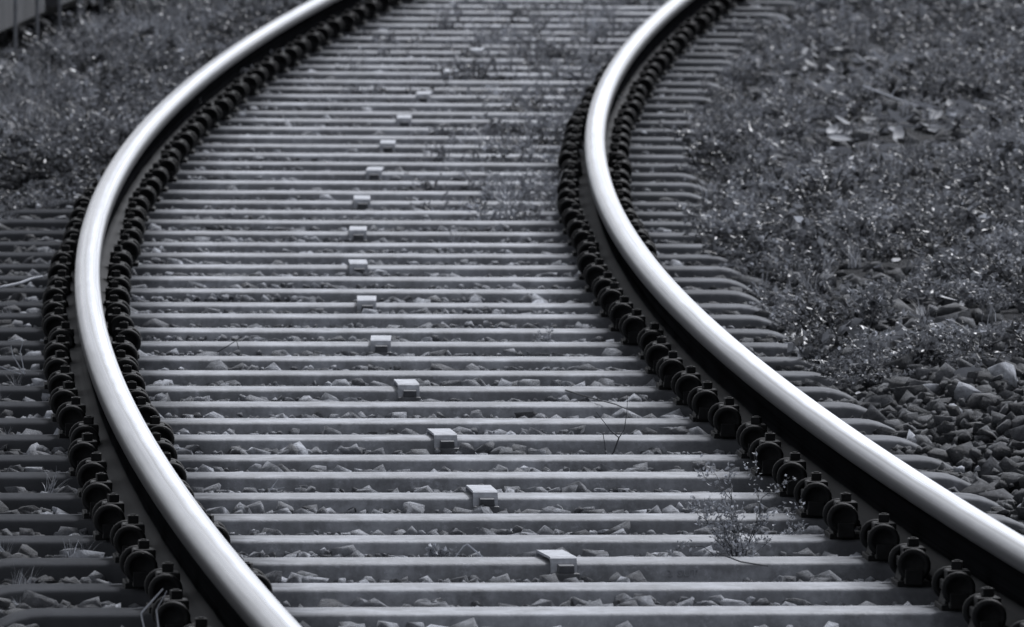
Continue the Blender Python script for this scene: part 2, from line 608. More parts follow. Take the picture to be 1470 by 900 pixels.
def bolt_mesh():
    mb = MB()
    mb.box(-0.0105, 0.0105, -0.0105, 0.0105, 0.0, 0.016, bev=0.0015)
    mb.tube([(0, 0, 0.015), (0, 0, 0.018)], 0.007, 0.006, 10)
    return mb.mesh('bolt', MI)


def plate_mesh():
    mb = MB()
    mb.box(-0.113, 0.113, -0.056, 0.056, -0.002, 0.0115, bev=0.002)
    return mb.mesh('base_plate', MI)


ME_SL = sleeper_mesh(); ME_CO = coil_mesh(); ME_ST = stub_mesh(); ME_BO = bolt_mesh(); ME_PL = plate_mesh()
ME_FA = {1: fastening_mesh(1), -1: fastening_mesh(-1)}

FIRST, LAST = -4, 60
sleepers = {}
for i in range(FIRST, LAST + 1):
    s = S0 + SPACING * i - SLW / 2
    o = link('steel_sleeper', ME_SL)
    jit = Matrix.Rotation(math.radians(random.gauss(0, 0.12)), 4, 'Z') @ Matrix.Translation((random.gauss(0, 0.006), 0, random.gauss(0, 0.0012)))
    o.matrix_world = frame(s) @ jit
    sleepers[i] = o
    if i < -2:
        lab = 'steel sleeper out of sight below the lower edge of the photo, %s' % ('nearest the camera' if i == FIRST else 'second nearest the camera')
    elif i < 0:
        lab = ('steel sleeper just below the lower edge of the photo, its fastenings showing' if i == -1 else
               'steel sleeper below the lower edge, one bolt of it showing beside the left rail')
    elif i < 52:
        capn = (i - 2) // 3 + 1 if (i - 2) % 3 == 0 and 2 <= i <= 44 else 0
        if i == 0:
            lab = 'grey steel sleeper at the very bottom of the photo, first from the lower edge'
        elif capn:
            lab = 'grey steel sleeper carrying the %s metal cap, counted up from the lower edge' % ordinal(capn)
        else:
            lab = 'grey steel sleeper without a cap, %s one counted up from the lower edge' % ordinal(i + 1)
    else:
        lab = 'steel sleeper beyond the top edge of the photo, %s past it' % ordinal(i - 51)
    tag(o, lab, 'sleeper', 'steel sleepers of the curved track')
    for rl in (-RAIL_LAT - 0.006, RAIL_LAT - 0.012):
        p = link('base_plate', ME_PL, o); p.location = (rl, 0, 0)
        for sg in (-1, 1):
            f = link('rail_fastening', ME_FA[sg], o); f.location = (rl, random.gauss(0, 0.004), 0)
            for e in (-1, 1):
                c = link('spring_coil', ME_CO, f); c.location = (sg * (0.084 + random.gauss(0, 0.0015)), e * 0.066 + random.gauss(0, 0.003), 0.043)
                c.rotation_euler = (random.gauss(0, 0.04), random.uniform(0, 6), random.gauss(0, 0.05))
                if e < 0:
                    t = link('stub', ME_ST, f); t.location = (sg * 0.084, e * 0.066, 0.042)
                    t.rotation_euler = (0, random.gauss(0, 0.04), 0)
            b = link('bolt', ME_BO, f); b.location = (sg * 0.074, 0.02, 0.073)
            b.rotation_euler = (0, 0, random.gauss(0, 0.15))

# raised maker's lettering on the front face of the third sleeper
cu = bpy.data.curves.new('lettering', 'FONT')
cu.body = '2 SUT'; cu.size = 0.020; cu.extrude = 0.0022; cu.space_character = 1.25; cu.resolution_u = 2
tmp = bpy.data.objects.new('lettering_source', cu); COL.objects.link(tmp)
bpy.context.view_layer.update()
tme = bpy.data.meshes.new_from_object(tmp.evaluated_get(bpy.context.evaluated_depsgraph_get()))
bpy.data.objects.remove(tmp)
tme.materials.clear(); tme.materials.append(MS)
let = link('lettering', tme, sleepers[2])
let.location = (0.222, -SLW / 2 - 0.0118, -0.0262)
let.rotation_euler = (math.radians(79), 0, 0)

# ------------------------------------------------------------------ caps clamped over every third sleeper
def cap_meshes():
    mb = MB()
    w = 0.0262
    zt_, th = 0.0155, 0.005
    h = SLW / 2 + 0.016
    # strap folded over the sleeper: outline in (y, z), extruded in x
    out = [(h + 0.012, -0.055), (h + 0.004, 0.006), (h - 0.004, zt_ - 0.002), (h - 0.012, zt_), (-h + 0.012, zt_), (-h + 0.003, zt_ - 0.003), (-h - 0.003, zt_ - 0.012), (-h - 0.012, -0.055)]
    inn = [(-h - 0.004, -0.055), (-h + 0.004, 0.004), (-h + 0.013, zt_ - th), (h - 0.013, zt_ - th), (h - 0.003, 0.004), (h + 0.004, -0.055)]
    loop = out + inn
    n = len(loop)
    bm = bmesh.new()
    a = [bm.verts.new((-w, y, z)) for y, z in loop]; b = [bm.verts.new((w, y, z)) for y, z in loop]
    for k in range(n):
        bm.faces.new((a[k], a[(k + 1) % n], b[(k + 1) % n], b[k]))
    bm.faces.new(a[::-1]); bm.faces.new(b)
    bmesh.ops.recalc_face_normals(bm, faces=bm.faces[:])
    bmesh.ops.triangulate(bm, faces=[f for f in bm.faces if len(f.verts) > 4])
    me = bpy.data.meshes.new('anchor_cap'); bm.to_mesh(me); bm.free()
    me.materials.append(MCAP)
    mb = MB()
    a, b_, c_ = -h - 0.030, -h - 0.012, -h - 0.003
    mb.add([(-0.013, a, 0.0), (0.017, a, 0.0), (0.017, a + 0.001, -0.003), (-0.013, a + 0.001, -0.003), (-0.019, b_, -0.046), (0.021, b_, -0.046),
            (-0.013, c_, 0.002), (0.017, c_, 0.002), (-0.019, c_, -0.046), (0.021, c_, -0.046)],
           [(0, 3, 2, 1), (3, 4, 5, 2), (0, 1, 7, 6), (0, 6, 8, 4, 3), (1, 2, 5, 9, 7), (4, 8, 9, 5), (6, 7, 9, 8)])
    hook = mb.mesh('hook', MHOOK)
    mb = MB()
    mb.box(-w - 0.001, w + 0.002, -h - 0.030, -h - 0.006, -0.058, -0.015, bev=0.003)
    foot = mb.mesh('foot_strip', MHOOK)
    return me, hook, foot


ME_CAP, ME_HOOK, ME_FOOT = cap_meshes()
CAPLAB = {1: 'grey metal cap nearest the camera, skewed over its sleeper mid-track'}
for k in range(15):
    i = 2 + 3 * k
    o = link('anchor_cap', ME_CAP)
    o.matrix_world = frame(S0 + SPACING * i - SLW / 2, (0.012, -0.010, 0.008, 0.006, 0.002, 0.003, -0.002, 0, -0.004, 0.006, 0.002, -0.004, -0.008, 0.004, 0.0)[k]) @ Matrix.Rotation(
        math.radians((4, 1, 2, 1, -2, -1, 1, 0, 1, -1, 1, 2, 0, 0, 0)[k]), 4, 'Z')
    tag(o, CAPLAB.get(k + 1, 'folded grey metal cap over a sleeper mid-track, %s cap up from the lower edge' % ordinal(k + 1)), 'cap', 'metal caps along the middle of the track')
    link('hook', ME_HOOK, o); link('foot_strip', ME_FOOT, o)

# ------------------------------------------------------------------ ballast stones
def stone_variant(seed):
    r = np.random.default_rng(seed)
    pts = r.normal(size=(13, 3)); pts /= np.linalg.norm(pts, axis=1)[:, None]
    pts = np.sign(pts) * np.abs(pts) ** r.uniform(0.55, 1.0)
    pts *= r.uniform(0.62, 1.12, (13, 1))
    pts *= np.array([r.uniform(0.8, 1.25), r.uniform(0.7, 1.0), r.uniform(0.45, 0.8)])
    bm = bmesh.new()
    for p in pts: bm.verts.new(p)
    res = bmesh.ops.convex_hull(bm, input=bm.verts[:])
    bmesh.ops.delete(bm, geom=[v for v in bm.verts if not v.link_faces], context='VERTS')
    bmesh.ops.triangulate(bm, faces=bm.faces[:])
    bm.verts.index_update()
    V = np.array([v.co[:] for v in bm.verts]); F = np.array([[v.index for v in f.verts] for f in bm.faces])
    bm.free()
    return V, F


def stone_simple(seed):
    r = np.random.default_rng(seed)
    pts = r.normal(size=(12, 3)); pts /= np.linalg.norm(pts, axis=1)[:, None]
    pts *= r.uniform(0.75, 1.12, (12, 1)) * np.array([r.uniform(0.8, 1.25), r.uniform(0.7, 1.0), r.uniform(0.45, 0.8)])
    bm = bmesh.new()
    for p in pts: bm.verts.new(p)
    bmesh.ops.convex_hull(bm, input=bm.verts[:])
    bmesh.ops.delete(bm, geom=[v for v in bm.verts if not v.link_faces], context='VERTS')
    bmesh.ops.triangulate(bm, faces=bm.faces[:])
    bm.verts.index_update()
    V = np.array([v.co[:] for v in bm.verts]); F = np.array([[v.index for v in f.verts] for f in bm.faces])
    bm.free()
    return V, F


def rot_mats(n, tilt=0.5):
    """random yaw with a limited tilt"""
    yaw = rng.uniform(0, 2 * math.pi, n); ax = rng.normal(0, tilt, n); ay = rng.normal(0, tilt, n)
    c, s = np.cos(yaw), np.sin(yaw); o = np.zeros(n); e = np.ones(n)
    Rz = np.stack([np.stack([c, -s, o], -1), np.stack([s, c, o], -1), np.stack([o, o, e], -1)], 1)
    c, s = np.cos(ax), np.sin(ax)
    Rx = np.stack([np.stack([e, o, o], -1), np.stack([o, c, -s], -1), np.stack([o, s, c], -1)], 1)
    c, s = np.cos(ay), np.sin(ay)
    Ry = np.stack([np.stack([c, o, s], -1), np.stack([o, e, o], -1), np.stack([-s, o, c], -1)], 1)
    return Rz @ Rx @ Ry


def join_instances(variants, idx, P, R, S, tone):
    Vs, Fs, Ts = [], [], []; off = 0
    for k, (V, F, *tv) in enumerate(variants):
        sel = np.nonzero(idx == k)[0]
        if len(sel) == 0: continue
        W = np.einsum('nij,vj->nvi', R[sel], V) * S[sel][:, None, None] + P[sel][:, None, :]
        n, m = len(sel), len(V)
        Vs.append(W.reshape(-1, 3))
        Fs.append((F[None] + (np.arange(n) * m)[:, None, None] + off).reshape(-1, 3)); off += n * m
        if tv:
            Ts.append(np.clip(tv[0][None, :] * 1.0 + (tone[sel][:, None] - 0.5) * 0.5, 0, 1).reshape(-1))
        else:
            Ts.append(np.repeat(tone[sel], m))
    return np.concatenate(Vs), np.concatenate(Fs), np.concatenate(Ts)


ST_S, ST_L, ST_Z, ST_R = [], [], [], []


def add_stones(s, lat, z, r):
    ST_S.append(s); ST_L.append(lat); ST_Z.append(z); ST_R.append(r)


# cribs between the sleepers
for i in range(FIRST, LAST):
    a = S0 + SPACING * i; b = a + SPACING - SLW
    near = i < 24
    n = 420 if near else 170
    s = rng.uniform(a + 0.015, b - 0.015, n); lat = rng.uniform(-1.3, 1.15, n)
    r = rng.gamma(9, 0.0028, n).clip(0.011, 0.045)
    heap = smooth_noise(s * 0 + i * 7.3, lat, 7.0, 20 + i)
    z = -0.074 + 0.030 * heap + r * 0.35 + rng.uniform(-0.008, 0.012, n)
    # sparse stones lying higher, up against the next sleeper
    add_stones(s, lat, z, r)
    n2 = 85 if near else 18
    s2 = b - rng.uniform(0.02, 0.13, n2); l2 = rng.uniform(-1.15, 1.1, n2)
    r2 = rng.gamma(4.5, 0.0062, n2).clip(0.010, 0.040)
    z2 = -0.039 + r2 * 0.15 + 0.012 * smooth_noise(s2 * 0 + i * 3.1, l2, 5.0, 90 + i)
    add_stones(s2, l2, z2, r2)
# small stones washed up against the sleeper faces
for i in range(FIRST, LAST):
    b = S0 + SPACING * (i + 1) - SLW
    lvl = -0.43 * 1.80 / (20 + b)
    n3 = 280 if i < 26 else 90
    s3 = b - 0.012 - np.abs(rng.normal(0, 0.035, n3)); l3 = rng.uniform(-1.15, 1.1, n3)
    r3 = rng.gamma(6, 0.0021, n3).clip(0.005, 0.026)
    z3 = lvl + 0.011 * smooth_noise(l3 * 0 + i * 5.7, l3, 6.0, 300 + i) + rng.normal(-0.002, 0.004, n3) - r3 * 0.1
    add_stones(s3, l3, z3, r3)
# heaped stones on the outer left side
for i in range(FIRST, 30):
    b = S0 + SPACING * (i + 1) - SLW
    n4 = 46
    s4 = b - rng.uniform(0.01, 0.40, n4); l4 = rng.uniform(-1.35, -0.90, n4) if i < 12 else rng.uniform(-1.45, -0.92, n4)
    r4 = rng.gamma(7, 0.0034, n4).clip(0.010, 0.05)
    add_stones(s4, l4, -0.046 + r4 * 0.3 + rng.uniform(-0.01, 0.016, n4), r4)
# right shoulder and verge
n = 9000
s = rng.uniform(-3, 44, n); lat = rng.uniform(1.0, 2.9, n)
r = rng.gamma(8, 0.0040, n).clip(0.014, 0.065)
keep = (s < 16) | (rng.uniform(size=n) < 0.75)
s, lat, r = s[keep], lat[keep], r[keep]
add_stones(s, lat, bed_z(s, lat) + r * 0.25 + rng.uniform(-0.01, 0.012, len(s)), r)
n = 6500
s = rng.uniform(-3, 10.5, n); lat = rng.uniform(1.0, 1.9, n)
r = rng.gamma(3.2, 0.0066, n).clip(0.008, 0.055)
add_stones(s, lat, bed_z(s, lat) + rng.uniform(-0.005, 0.040, n), r)
n = 700
s = rng.uniform(-2, 10, n); lat = rng.uniform(1.06, 1.26, n)
r = rng.gamma(3.5, 0.006, n).clip(0.008, 0.045)
add_stones(s, lat, -0.045 + (lat - 1.06) * 0.22 + rng.uniform(-0.012, 0.015, n), r)
# left shoulder
n = 3800
s = rng.uniform(-3, 40, n); lat = -rng.uniform(1.1, 2.6, n)
r = rng.gamma(8, 0.0034, n).clip(0.012, 0.05)
add_stones(s, lat, bed_z(s, lat) + r * 0.2 + rng.uniform(-0.008, 0.01, n), r)

S_, L_, Z_, R_ = (np.concatenate(a) for a in (ST_S, ST_L, ST_Z, ST_R))
# nothing may poke through a rail, a fastening or a sleeper
ph = (S_ - S0) / SPACING; fr = (ph - np.floor(ph)) * SPACING          # distance past the far edge of a sleeper
clash = (np.abs(L_) < 1.12) & ((fr < R_ * 0.6) | (fr > SPACING - SLW - R_ * 0.6)) & (Z_ > -0.2)
nearrail = (np.abs(np.abs(L_) - RAIL_LAT) < 0.10)
Z_ = np.where(nearrail, np.minimum(Z_, -0.012 - R_ * 0.8), Z_)
S_ = np.where(clash & (fr < 0.2), S_ + R_ * 0.6, S_); S_ = np.where(clash & (fr >= 0.2), S_ - R_ * 0.6, S_)
letter = (L_ > 0.19) & (L_ < 0.36) & (S_ > S0 + 2 * SPACING - SLW - 0.30) & (S_ < S0 + 2 * SPACING)
Z_ = np.where(letter, np.minimum(Z_, -0.036 - R_ * 0.6), Z_)   # the lettered face stays clear
P_ = T(S_, L_, Z_)
N = len(S_)
idx = rng.integers(0, 14, N); ROT = rot_mats(N, 0.35); tone = rng.beta(1.6, 2.2, N)
tone = np.where(np.abs(L_) < 0.95, 0.40 + 0.60 * tone, np.where(L_ > 0, tone * 0.45, tone * 0.42))
tone = np.where(rng.uniform(size=N) < 0.015, 1.0, tone)
ok, u, v, dep = in_frame(P_, 12)
above = np.where(np.abs(L_) < 1.05, Z_ + R_ * 0.6 > -0.030, True)
score = np.where(ok & above & (v > 380), R_ / dep * np.where(np.abs(L_) < 1.05, np.clip((Z_ + R_ * 0.6 + 0.040) / (R_ * 1.2), 0.05, 1), 1.0), 0)
order = np.argsort(-score)
single = order[:300]
rest = order[300:]
rest = rest[(dep[rest] > 15)]
okr = in_frame(P_[rest], 260)[0]
rest = rest[okr]
vfull = [stone_variant(100 + k) for k in range(14)]
vsimp = [stone_simple(200 + k) for k in range(14)]
ST_ME = []
for k, (V, F) in enumerate(vfull):
    for q, tn in enumerate((0.12, 0.35, 0.62, 0.95)):
        me = np_mesh('stone', V, F, MST, tone=np.full(len(V), tn))
        ST_ME.append(me)
for j in single:
    q = int(np.argmin(np.abs(np.array([0.12, 0.35, 0.62, 0.95]) - tone[j])))
    o = link('stone', ST_ME[int(idx[j]) * 4 + q], bed)
    M3 = Matrix([list(row) for row in ROT[j]]).to_4x4()
    o.matrix_world = Matrix.Translation(Vector(P_[j])) @ M3 @ Matrix.Scale(float(R_[j]), 4)
V, F, TN = join_instances(vsimp, idx[rest], P_[rest], ROT[rest], R_[rest], tone[rest])
tag(link('loose_stones', np_mesh('loose_stones', V, F, MST, tone=TN), bed), kind='stuff')

# ------------------------------------------------------------------ ground cover
def leaf_geo(r, base, direc, L, W, tone, V, F, TN):
    d = np.array(direc) / (np.linalg.norm(direc) + 1e-9)
    sd_ = np.cross(d, r.normal(size=3)); sd_ /= np.linalg.norm(sd_) + 1e-9
    nn = np.cross(d, sd_)
    o = len(V)
    V += [base, base + d * L * 0.45 + sd_ * W + nn * W * 0.5, base + d * L, base + d * L * 0.45 - sd_ * W + nn * W * 0.5]
    F += [(o, o + 1, o + 2), (o, o + 2, o + 3)]
    TN += [tone] * 4


def weed_variant(seed, n_stem=9, leaves=16, rad=1.0, height=0.6, leaf=0.13, upright=0.5):
    r = np.random.default_rng(seed)
    V, F, TN = [], [], []
    for k in range(n_stem):
        a = r.uniform(0, 2 * math.pi); reach = rad * r.uniform(0.3, 1.0); hh = height * r.uniform(0.4, 1.1)
        p0 = np.array([r.normal(0, 0.08), r.normal(0, 0.08), -0.05])
        p2 = np.array([math.cos(a) * reach, math.sin(a) * reach, hh * (0.35 + 0.65 * upright)])
        p1 = p2 * np.array([0.35, 0.35, 0.75])
        prev = p0
        # stem as a thin three-sided strip
        for q in range(1, 5):
            t = q / 4
            p = (1 - t) ** 2 * p0 + 2 * t * (1 - t) * p1 + t * t * p2
            o = len(V); w = 0.012
            V += [prev + np.array([w, 0, 0]), prev + np.array([-w, w, 0]), p + np.array([w * .7, 0, 0]), p + np.array([-w * .7, w * .7, 0])]
            F += [(o, o + 1, o + 2), (o + 1, o + 3, o + 2)]; TN += [0.15] * 4
            prev = p
        for q in range(leaves):
            t = r.uniform(0.2, 1.0)
            p = (1 - t) ** 2 * p0 + 2 * t * (1 - t) * p1 + t * t * p2
            d = r.normal(size=3) * np.array([1, 1, 0.5]) + np.array([0, 0, 0.35])
            L = leaf * r.uniform(0.6, 1.3)
            tn = r.beta(2, 2.4) * 0.8
            if r.uniform() < 0.05: tn = 1.0
            leaf_geo(r, p, d, L, L * r.uniform(0.22, 0.38), tn, V, F, TN)
    return np.array(V), np.array(F), np.array(TN)


def grass_variant(seed, n=22):
    r = np.random.default_rng(seed)
    V, F, TN = [], [], []
    for k in range(n):
        a = r.uniform(0, 2 * math.pi); lean = r.uniform(0.1, 0.9); h = r.uniform(0.4, 1.1)
        p = np.array([r.normal(0, 0.12), r.normal(0, 0.12), -0.05]); w = 0.016
        sd_ = np.array([-math.sin(a), math.cos(a), 0]) * w
        tn = r.beta(2, 2); tn = 1.0 if r.uniform() < 0.10 else tn * 0.85
        pts = [p + np.array([math.cos(a) * lean * h * t * t, math.sin(a) * lean * h * t * t, h * t * (1 - 0.25 * lean * t)]) for t in (0, .4, .75, 1)]
        o = len(V)
        for q, pt in enumerate(pts):
            ww = (1, .8, .5, .08)[q]
            V += [pt + sd_ * ww, pt - sd_ * ww]; TN += [tn] * 2
        for q in range(3):
            F += [(o + 2 * q, o + 2 * q + 1, o + 2 * q + 3), (o + 2 * q, o + 2 * q + 3, o + 2 * q + 2)]
    return np.array(V), np.array(F), np.array(TN)


def dead_leaf_variant(seed):
    r = np.random.default_rng(seed)
    V, F, TN = [], [], []
    n = 6
    curl = r.uniform(0.2, 1.1); tw = r.uniform(-0.5, 0.5)
    for i in range(n + 1):
        t = i / n
        w = 0.42 * math.sin(math.pi * min(1, t * 0.93 + 0.06)) ** 0.8
        z = curl * 0.25 * (2 * t - 1) ** 2
        for k, s_ in enumerate((-1, 0, 1)):
            V.append((2 * t - 1, s_ * w, z + abs(s_) * w * 0.5 * curl + s_ * tw * 0.2 * t))
            TN.append(0.5)
        if i:
            o = (i - 1) * 3
            for k in range(2):
                F += [(o + k, o + k + 1, o + k + 4), (o + k, o + k + 4, o + k + 3)]
    return np.array(V), np.array(F), np.array(TN)


WEEDS = [weed_variant(300 + k, n_stem=8 + k % 4, leaves=16, height=0.45 + 0.1 * (k % 4), leaf=0.115, upright=(0.3, 0.8, 0.5)[k % 3]) for k in range(8)]
WEEDS += [weed_variant(340 + k, n_stem=6, leaves=9, height=0.6, leaf=0.19, upright=0.6) for k in range(2)]
GRASS = [grass_variant(400 + k) for k in range(5)]
DEADS = [dead_leaf_variant(500 + k) for k in range(6)]


def scatter(variants, s, lat, size, name, mat, label, tone=None, tilt=0.2, zoff=0.0, zf=bed_z, kind='stuff', cat='weeds', parent=None):
    n = len(s)
    P = T(s, lat, zf(s, lat) + zoff)
    ok = in_frame(P, 150)[0]
    s, lat, size, P = s[ok], lat[ok], size[ok], P[ok]
    n = len(s)
    f = smooth_noise(s * 0.8, lat * 1.3, 6.0, 77) + 0.6 * smooth_noise(s * 2, lat * 3, 7.0, 78)
    t = np.clip(0.5 + 0.9 * f + rng.normal(0, 0.22, n), -0.1, 1.1)
    size = size * (1 + 0.7 * np.clip(smooth_noise(s * 1.2, lat * 2, 6.0, 79), -0.6, 1))
    V, F, TN = join_instances(variants, rng.integers(0, len(variants), n), P, rot_mats(n, tilt), size, t)
    o = link(name, np_mesh(name, V, F, mat, tone=TN), parent)
    return tag(o, label, cat, kind=kind)


def patchy(n, s0, s1, l0, l1, seed, sc=2.0, cut=-0.1, dens=None):
    s = rng.uniform(s0, s1, n); l = rng.uniform(l0, l1, n)
    f = smooth_noise(s * 0.45, l, sc * 2.2, seed) + 0.5 * smooth_noise(s, l, sc * 5, seed + 1)
    k = f > cut
    if dens is not None: k &= rng.uniform(size=n) < dens(s, l)
    return s[k], l[k]


def sst(x, a, b):
    t = np.clip((x - a) / (b - a), 0, 1); return t * t * (3 - 2 * t)


# creeping weeds on the right verge: dense from s = 8.8 m to 17 m, patchy among the stones beyond
s, l = patchy(7500, 8.3, 40, 1.04, 2.9, 31, cut=-0.08,
              dens=lambda s, l: sst(s, 8.3, 9.6) * (1 - 0.78 * sst(s, 15.5, 19.5) * (1 - 0.8 * sst(l, 1.75, 2.2))) * sst(l, 1.04, 1.16) * (0.75 + 0.25 * sst(l, 1.2, 1.6)))
scatter(WEEDS, s, l, rng.uniform(0.07, 0.17, len(s)), 'creeping_weeds', ML, 'low small-leaved weeds covering the ballast right of the right rail', zoff=0.02, zf=lambda s, l: np.maximum(bed_z(s, l), -0.035))
s, l = patchy(450, 10.2, 36, 1.07, 1.30, 35, cut=-0.1, dens=lambda s, l: sst(s, 10.2, 11.5))
scatter(WEEDS, s, l, rng.uniform(0.06, 0.12, len(s)), 'edge_weeds', ML, 'weeds creeping over the sleeper ends right of the right rail', zoff=0.005, zf=lambda s, l: np.full(np.shape(s), -0.02))
s, l = patchy(420, 9.2, 38, 1.1, 2.9, 37, cut=-0.3)
scatter(GRASS, s, l, rng.uniform(0.05, 0.13, len(s)), 'bank_grass', ML, 'scattered grass tufts among the weeds right of the track', zoff=0.02, cat='grass')
# weeds and grass on the left verge
s, l = patchy(6000, 16.5, 36, -1.62, -0.86, 41, cut=-0.15, dens=lambda s, l: sst(s, 16.5, 23.5) * (1 - sst(l, -0.90, -0.86)))
scatter(WEEDS, s, l, rng.uniform(0.07, 0.19, len(s)), 'verge_weeds', ML, 'tangled weeds on the verge left of the left rail', zoff=0.012, zf=lambda s, l: np.maximum(bed_z(s, l), -0.025))
s, l = patchy(1500, 19.5, 36, -1.60, -0.90, 43, cut=-0.4, dens=lambda s, l: sst(s, 19.5, 23))
scatter(GRASS, s, l, rng.uniform(0.08, 0.17, len(s)), 'verge_grass', ML, 'grass blades among the weeds left of the left rail', zoff=0.01, cat='grass')
# weeds growing in the track bed beside the right rail and farther up the track


def crib_zf(s, lat):
    return np.full(np.shape(s), -0.032)


def to_crib(s):
    ph = np.floor((s - S0) / SPACING)
    return S0 + SPACING * ph + 0.03 + (s - S0 - SPACING * ph) / SPACING * (SPACING - SLW - 0.06)


s, l = patchy(3600, 15, 36, -0.6, 0.63, 51, cut=-0.25, sc=2.4,
              dens=lambda s, l: np.clip(sst(l, 0.05, 0.5) * sst(s, 15, 19) * 0.8 + sst(s, 24, 30) * 0.55 * sst(l, -0.7, 0.2), 0, 1) * 0.75)
hf = rng.uniform(size=len(s)) < 0.45
scatter(WEEDS, to_crib(s[hf]), l[hf], rng.uniform(0.05, 0.13, hf.sum()), 'track_weeds', ML, 'dark weeds growing between the sleepers near the right rail', zf=crib_zf)
scatter(WEEDS + GRASS, to_crib(s[~hf]), l[~hf], rng.uniform(0.06, 0.15, (~hf).sum()), 'track_weeds', MD, 'pale wispy weeds growing between the sleepers up the track', zf=crib_zf)
s, l = patchy(90, 3, 20, -1.3, -0.9, 57, cut=-0.3)
scatter(GRASS, to_crib(s), l, rng.uniform(0.03, 0.06, len(s)), 'dry_grass', MD, 'wisps of dry grass on the sleeper ends left of the left rail', zf=crib_zf, cat='grass')
# withered leaves
s, l = patchy(2600, 8, 40, 1.05, 2.9, 61, cut=-0.9, dens=lambda s, l: 0.25 + 0.75 * sst(s, 14, 19))
scatter(DEADS, s, l, rng.uniform(0.020, 0.052, len(s)), 'leaf_litter', MD, 'withered leaves strewn over the stones right of the track', tilt=0.45, zoff=0.03, cat='leaf litter')
s, l = patchy(900, 2, 36, -1.9, -0.9, 63, cut=-0.9)
scatter(DEADS, s, l, rng.uniform(0.012, 0.035, len(s)), 'leaf_litter', MD, 'withered leaves strewn on the left verge and sleeper ends', tilt=0.45, zoff=0.03, cat='leaf litter')


# ------------------------------------------------------------------ single plants, twigs and straws
def local_empty_free(name, mbs, s, lat, z, label, cat, rot=0.0, group=None):
    """first mesh is the thing, the others its parts"""
    root = None
    for nm, me in mbs:
        if root is None:
            root = link(name, me)
            root.matrix_world = frame(s, lat, z) @ Matrix.Rotation(rot, 4, 'Z')
            tag(root, label, cat, group)
        else:
            link(nm, me, root)
    return root


def branching(seed, n_main, height, spread, twig_n, leaf_n, leaf, r0, depth=2, straight=0.2):
    r = random.Random(seed); rn = np.random.default_rng(seed)
    mb = MB(); V, F, TN = [], [], []

    def grow(p, d, L, rad, lev):
        pts = [p]; dd = Vector(d)
        seg = 5
        for k in range(seg):
            dd = (dd + Vector((r.gauss(0, straight), r.gauss(0, straight), r.gauss(0.03, straight * 0.6)))).normalized()
            pts.append(pts[-1] + dd * L / seg)
        mb.tube(pts, rad, rad * 0.45, 4 if lev else 5)
        if lev < depth:
            for k in range(twig_n):
                q = r.randint(1, seg)
                nd = (dd + Vector((r.gauss(0, 0.7), r.gauss(0, 0.7), r.gauss(0.1, 0.45)))).normalized()
                grow(pts[q], nd, L * r.uniform(0.35, 0.6), rad * 0.6, lev + 1)
        if lev:
            for k in range(leaf_n):
                q = r.randint(1, seg)
                leaf_geo(rn, np.array(pts[q]) + rn.normal(0, 0.003, 3), rn.normal(size=3) + np.array([0, 0, 0.4]), leaf * r.uniform(0.6, 1.4), leaf * r.uniform(0.2, 0.35),
                         r.uniform(0.3, 1.0), V, F, TN)

    for k in range(n_main):
        a = r.uniform(0, 2 * math.pi); sp = spread * r.uniform(0.3, 1.0)
        grow(Vector((r.gauss(0, 0.006), r.gauss(0, 0.006), 0)), Vector((math.cos(a) * sp, math.sin(a) * sp, 1)).normalized(), height * r.uniform(0.7, 1.1), r0, 0)
    out = [('stems', mb.mesh('stems', MTW))]
    if V:
        out.append(('foliage', np_mesh('foliage', np.array(V), np.array(F), MD, tone=np.array(TN))))
    return out


def polytwig(paths, mat, name='twig'):
    mb = MB()
    for pts, a, b in paths:
        mb.tube(pts, a, b, 6)
    return mb.mesh(name, mat)


local_empty_free('bushy_weed', branching(5, 10, 0.15, 0.8, 4, 6, 0.009, 0.0014), 3.80, 0.40, -0.045,
                 'bushy dry weed growing between sleepers near the lower right fastenings', 'weed')
local_empty_free('bushy_weed', branching(15, 5, 0.06, 0.9, 3, 4, 0.008, 0.001), 4.3, 0.53, -0.035,
                 'small dry weed tucked against the right rail fastenings, behind the bushy one', 'weed')
local_empty_free('forked_seedling', [('stem', polytwig([
    ([(0, 0, 0), (0.010, 0.003, 0.020), (0.022, 0.005, 0.052)], 0.0022, 0.0017),
    ([(0.022, 0.005, 0.052), (0.004, 0.007, 0.066), (-0.010, 0.01, 0.085), (-0.030, 0.014, 0.110)], 0.0013, 0.0007),
    ([(0.022, 0.005, 0.052), (0.034, 0.005, 0.070), (0.040, 0.01, 0.110), (0.042, 0.01, 0.150)], 0.0012, 0.0005),
    ([(-0.008, 0, 0), (-0.010, 0.004, 0.035), (-0.014, 0.006, 0.060)], 0.0012, 0.0008)], MTW)),
    ('foliage', branching(33, 2, 0.03, 1.0, 2, 3, 0.010, 0.0007, 1)[1][1])], 6.93, 0.375, -0.035,
    'dark forked seedling standing alone between sleepers, right of centre', 'seedling')
local_empty_free('tiny_weed', branching(25, 5, 0.045, 0.9, 3, 4, 0.008, 0.001), 10.98, 0.448, -0.03, 'tiny tuft of weed between sleepers right of centre, above the forked seedling', 'weed')
local_empty_free('leafy_sprout', branching(45, 6, 0.05, 0.9, 3, 6, 0.012, 0.0012), 3.80, -0.205, -0.045,
                 'dark leafy sprout between sleepers, left below the second cap', 'weed')
local_empty_free('snapped_stick', [('stick', polytwig([([(-0.035, 0.01, 0.002), (-0.005, 0.0, 0.045), (0.003, 0, 0.050)], 0.0012, 0.0014), ([(0.003, 0, 0.050), (0.045, -0.01, 0.015)], 0.0018, 0.0018)], MSTRAW))],
                 3.76, -0.155, -0.030, 'pale snapped stick leaning in the dark leafy sprout', 'stick')
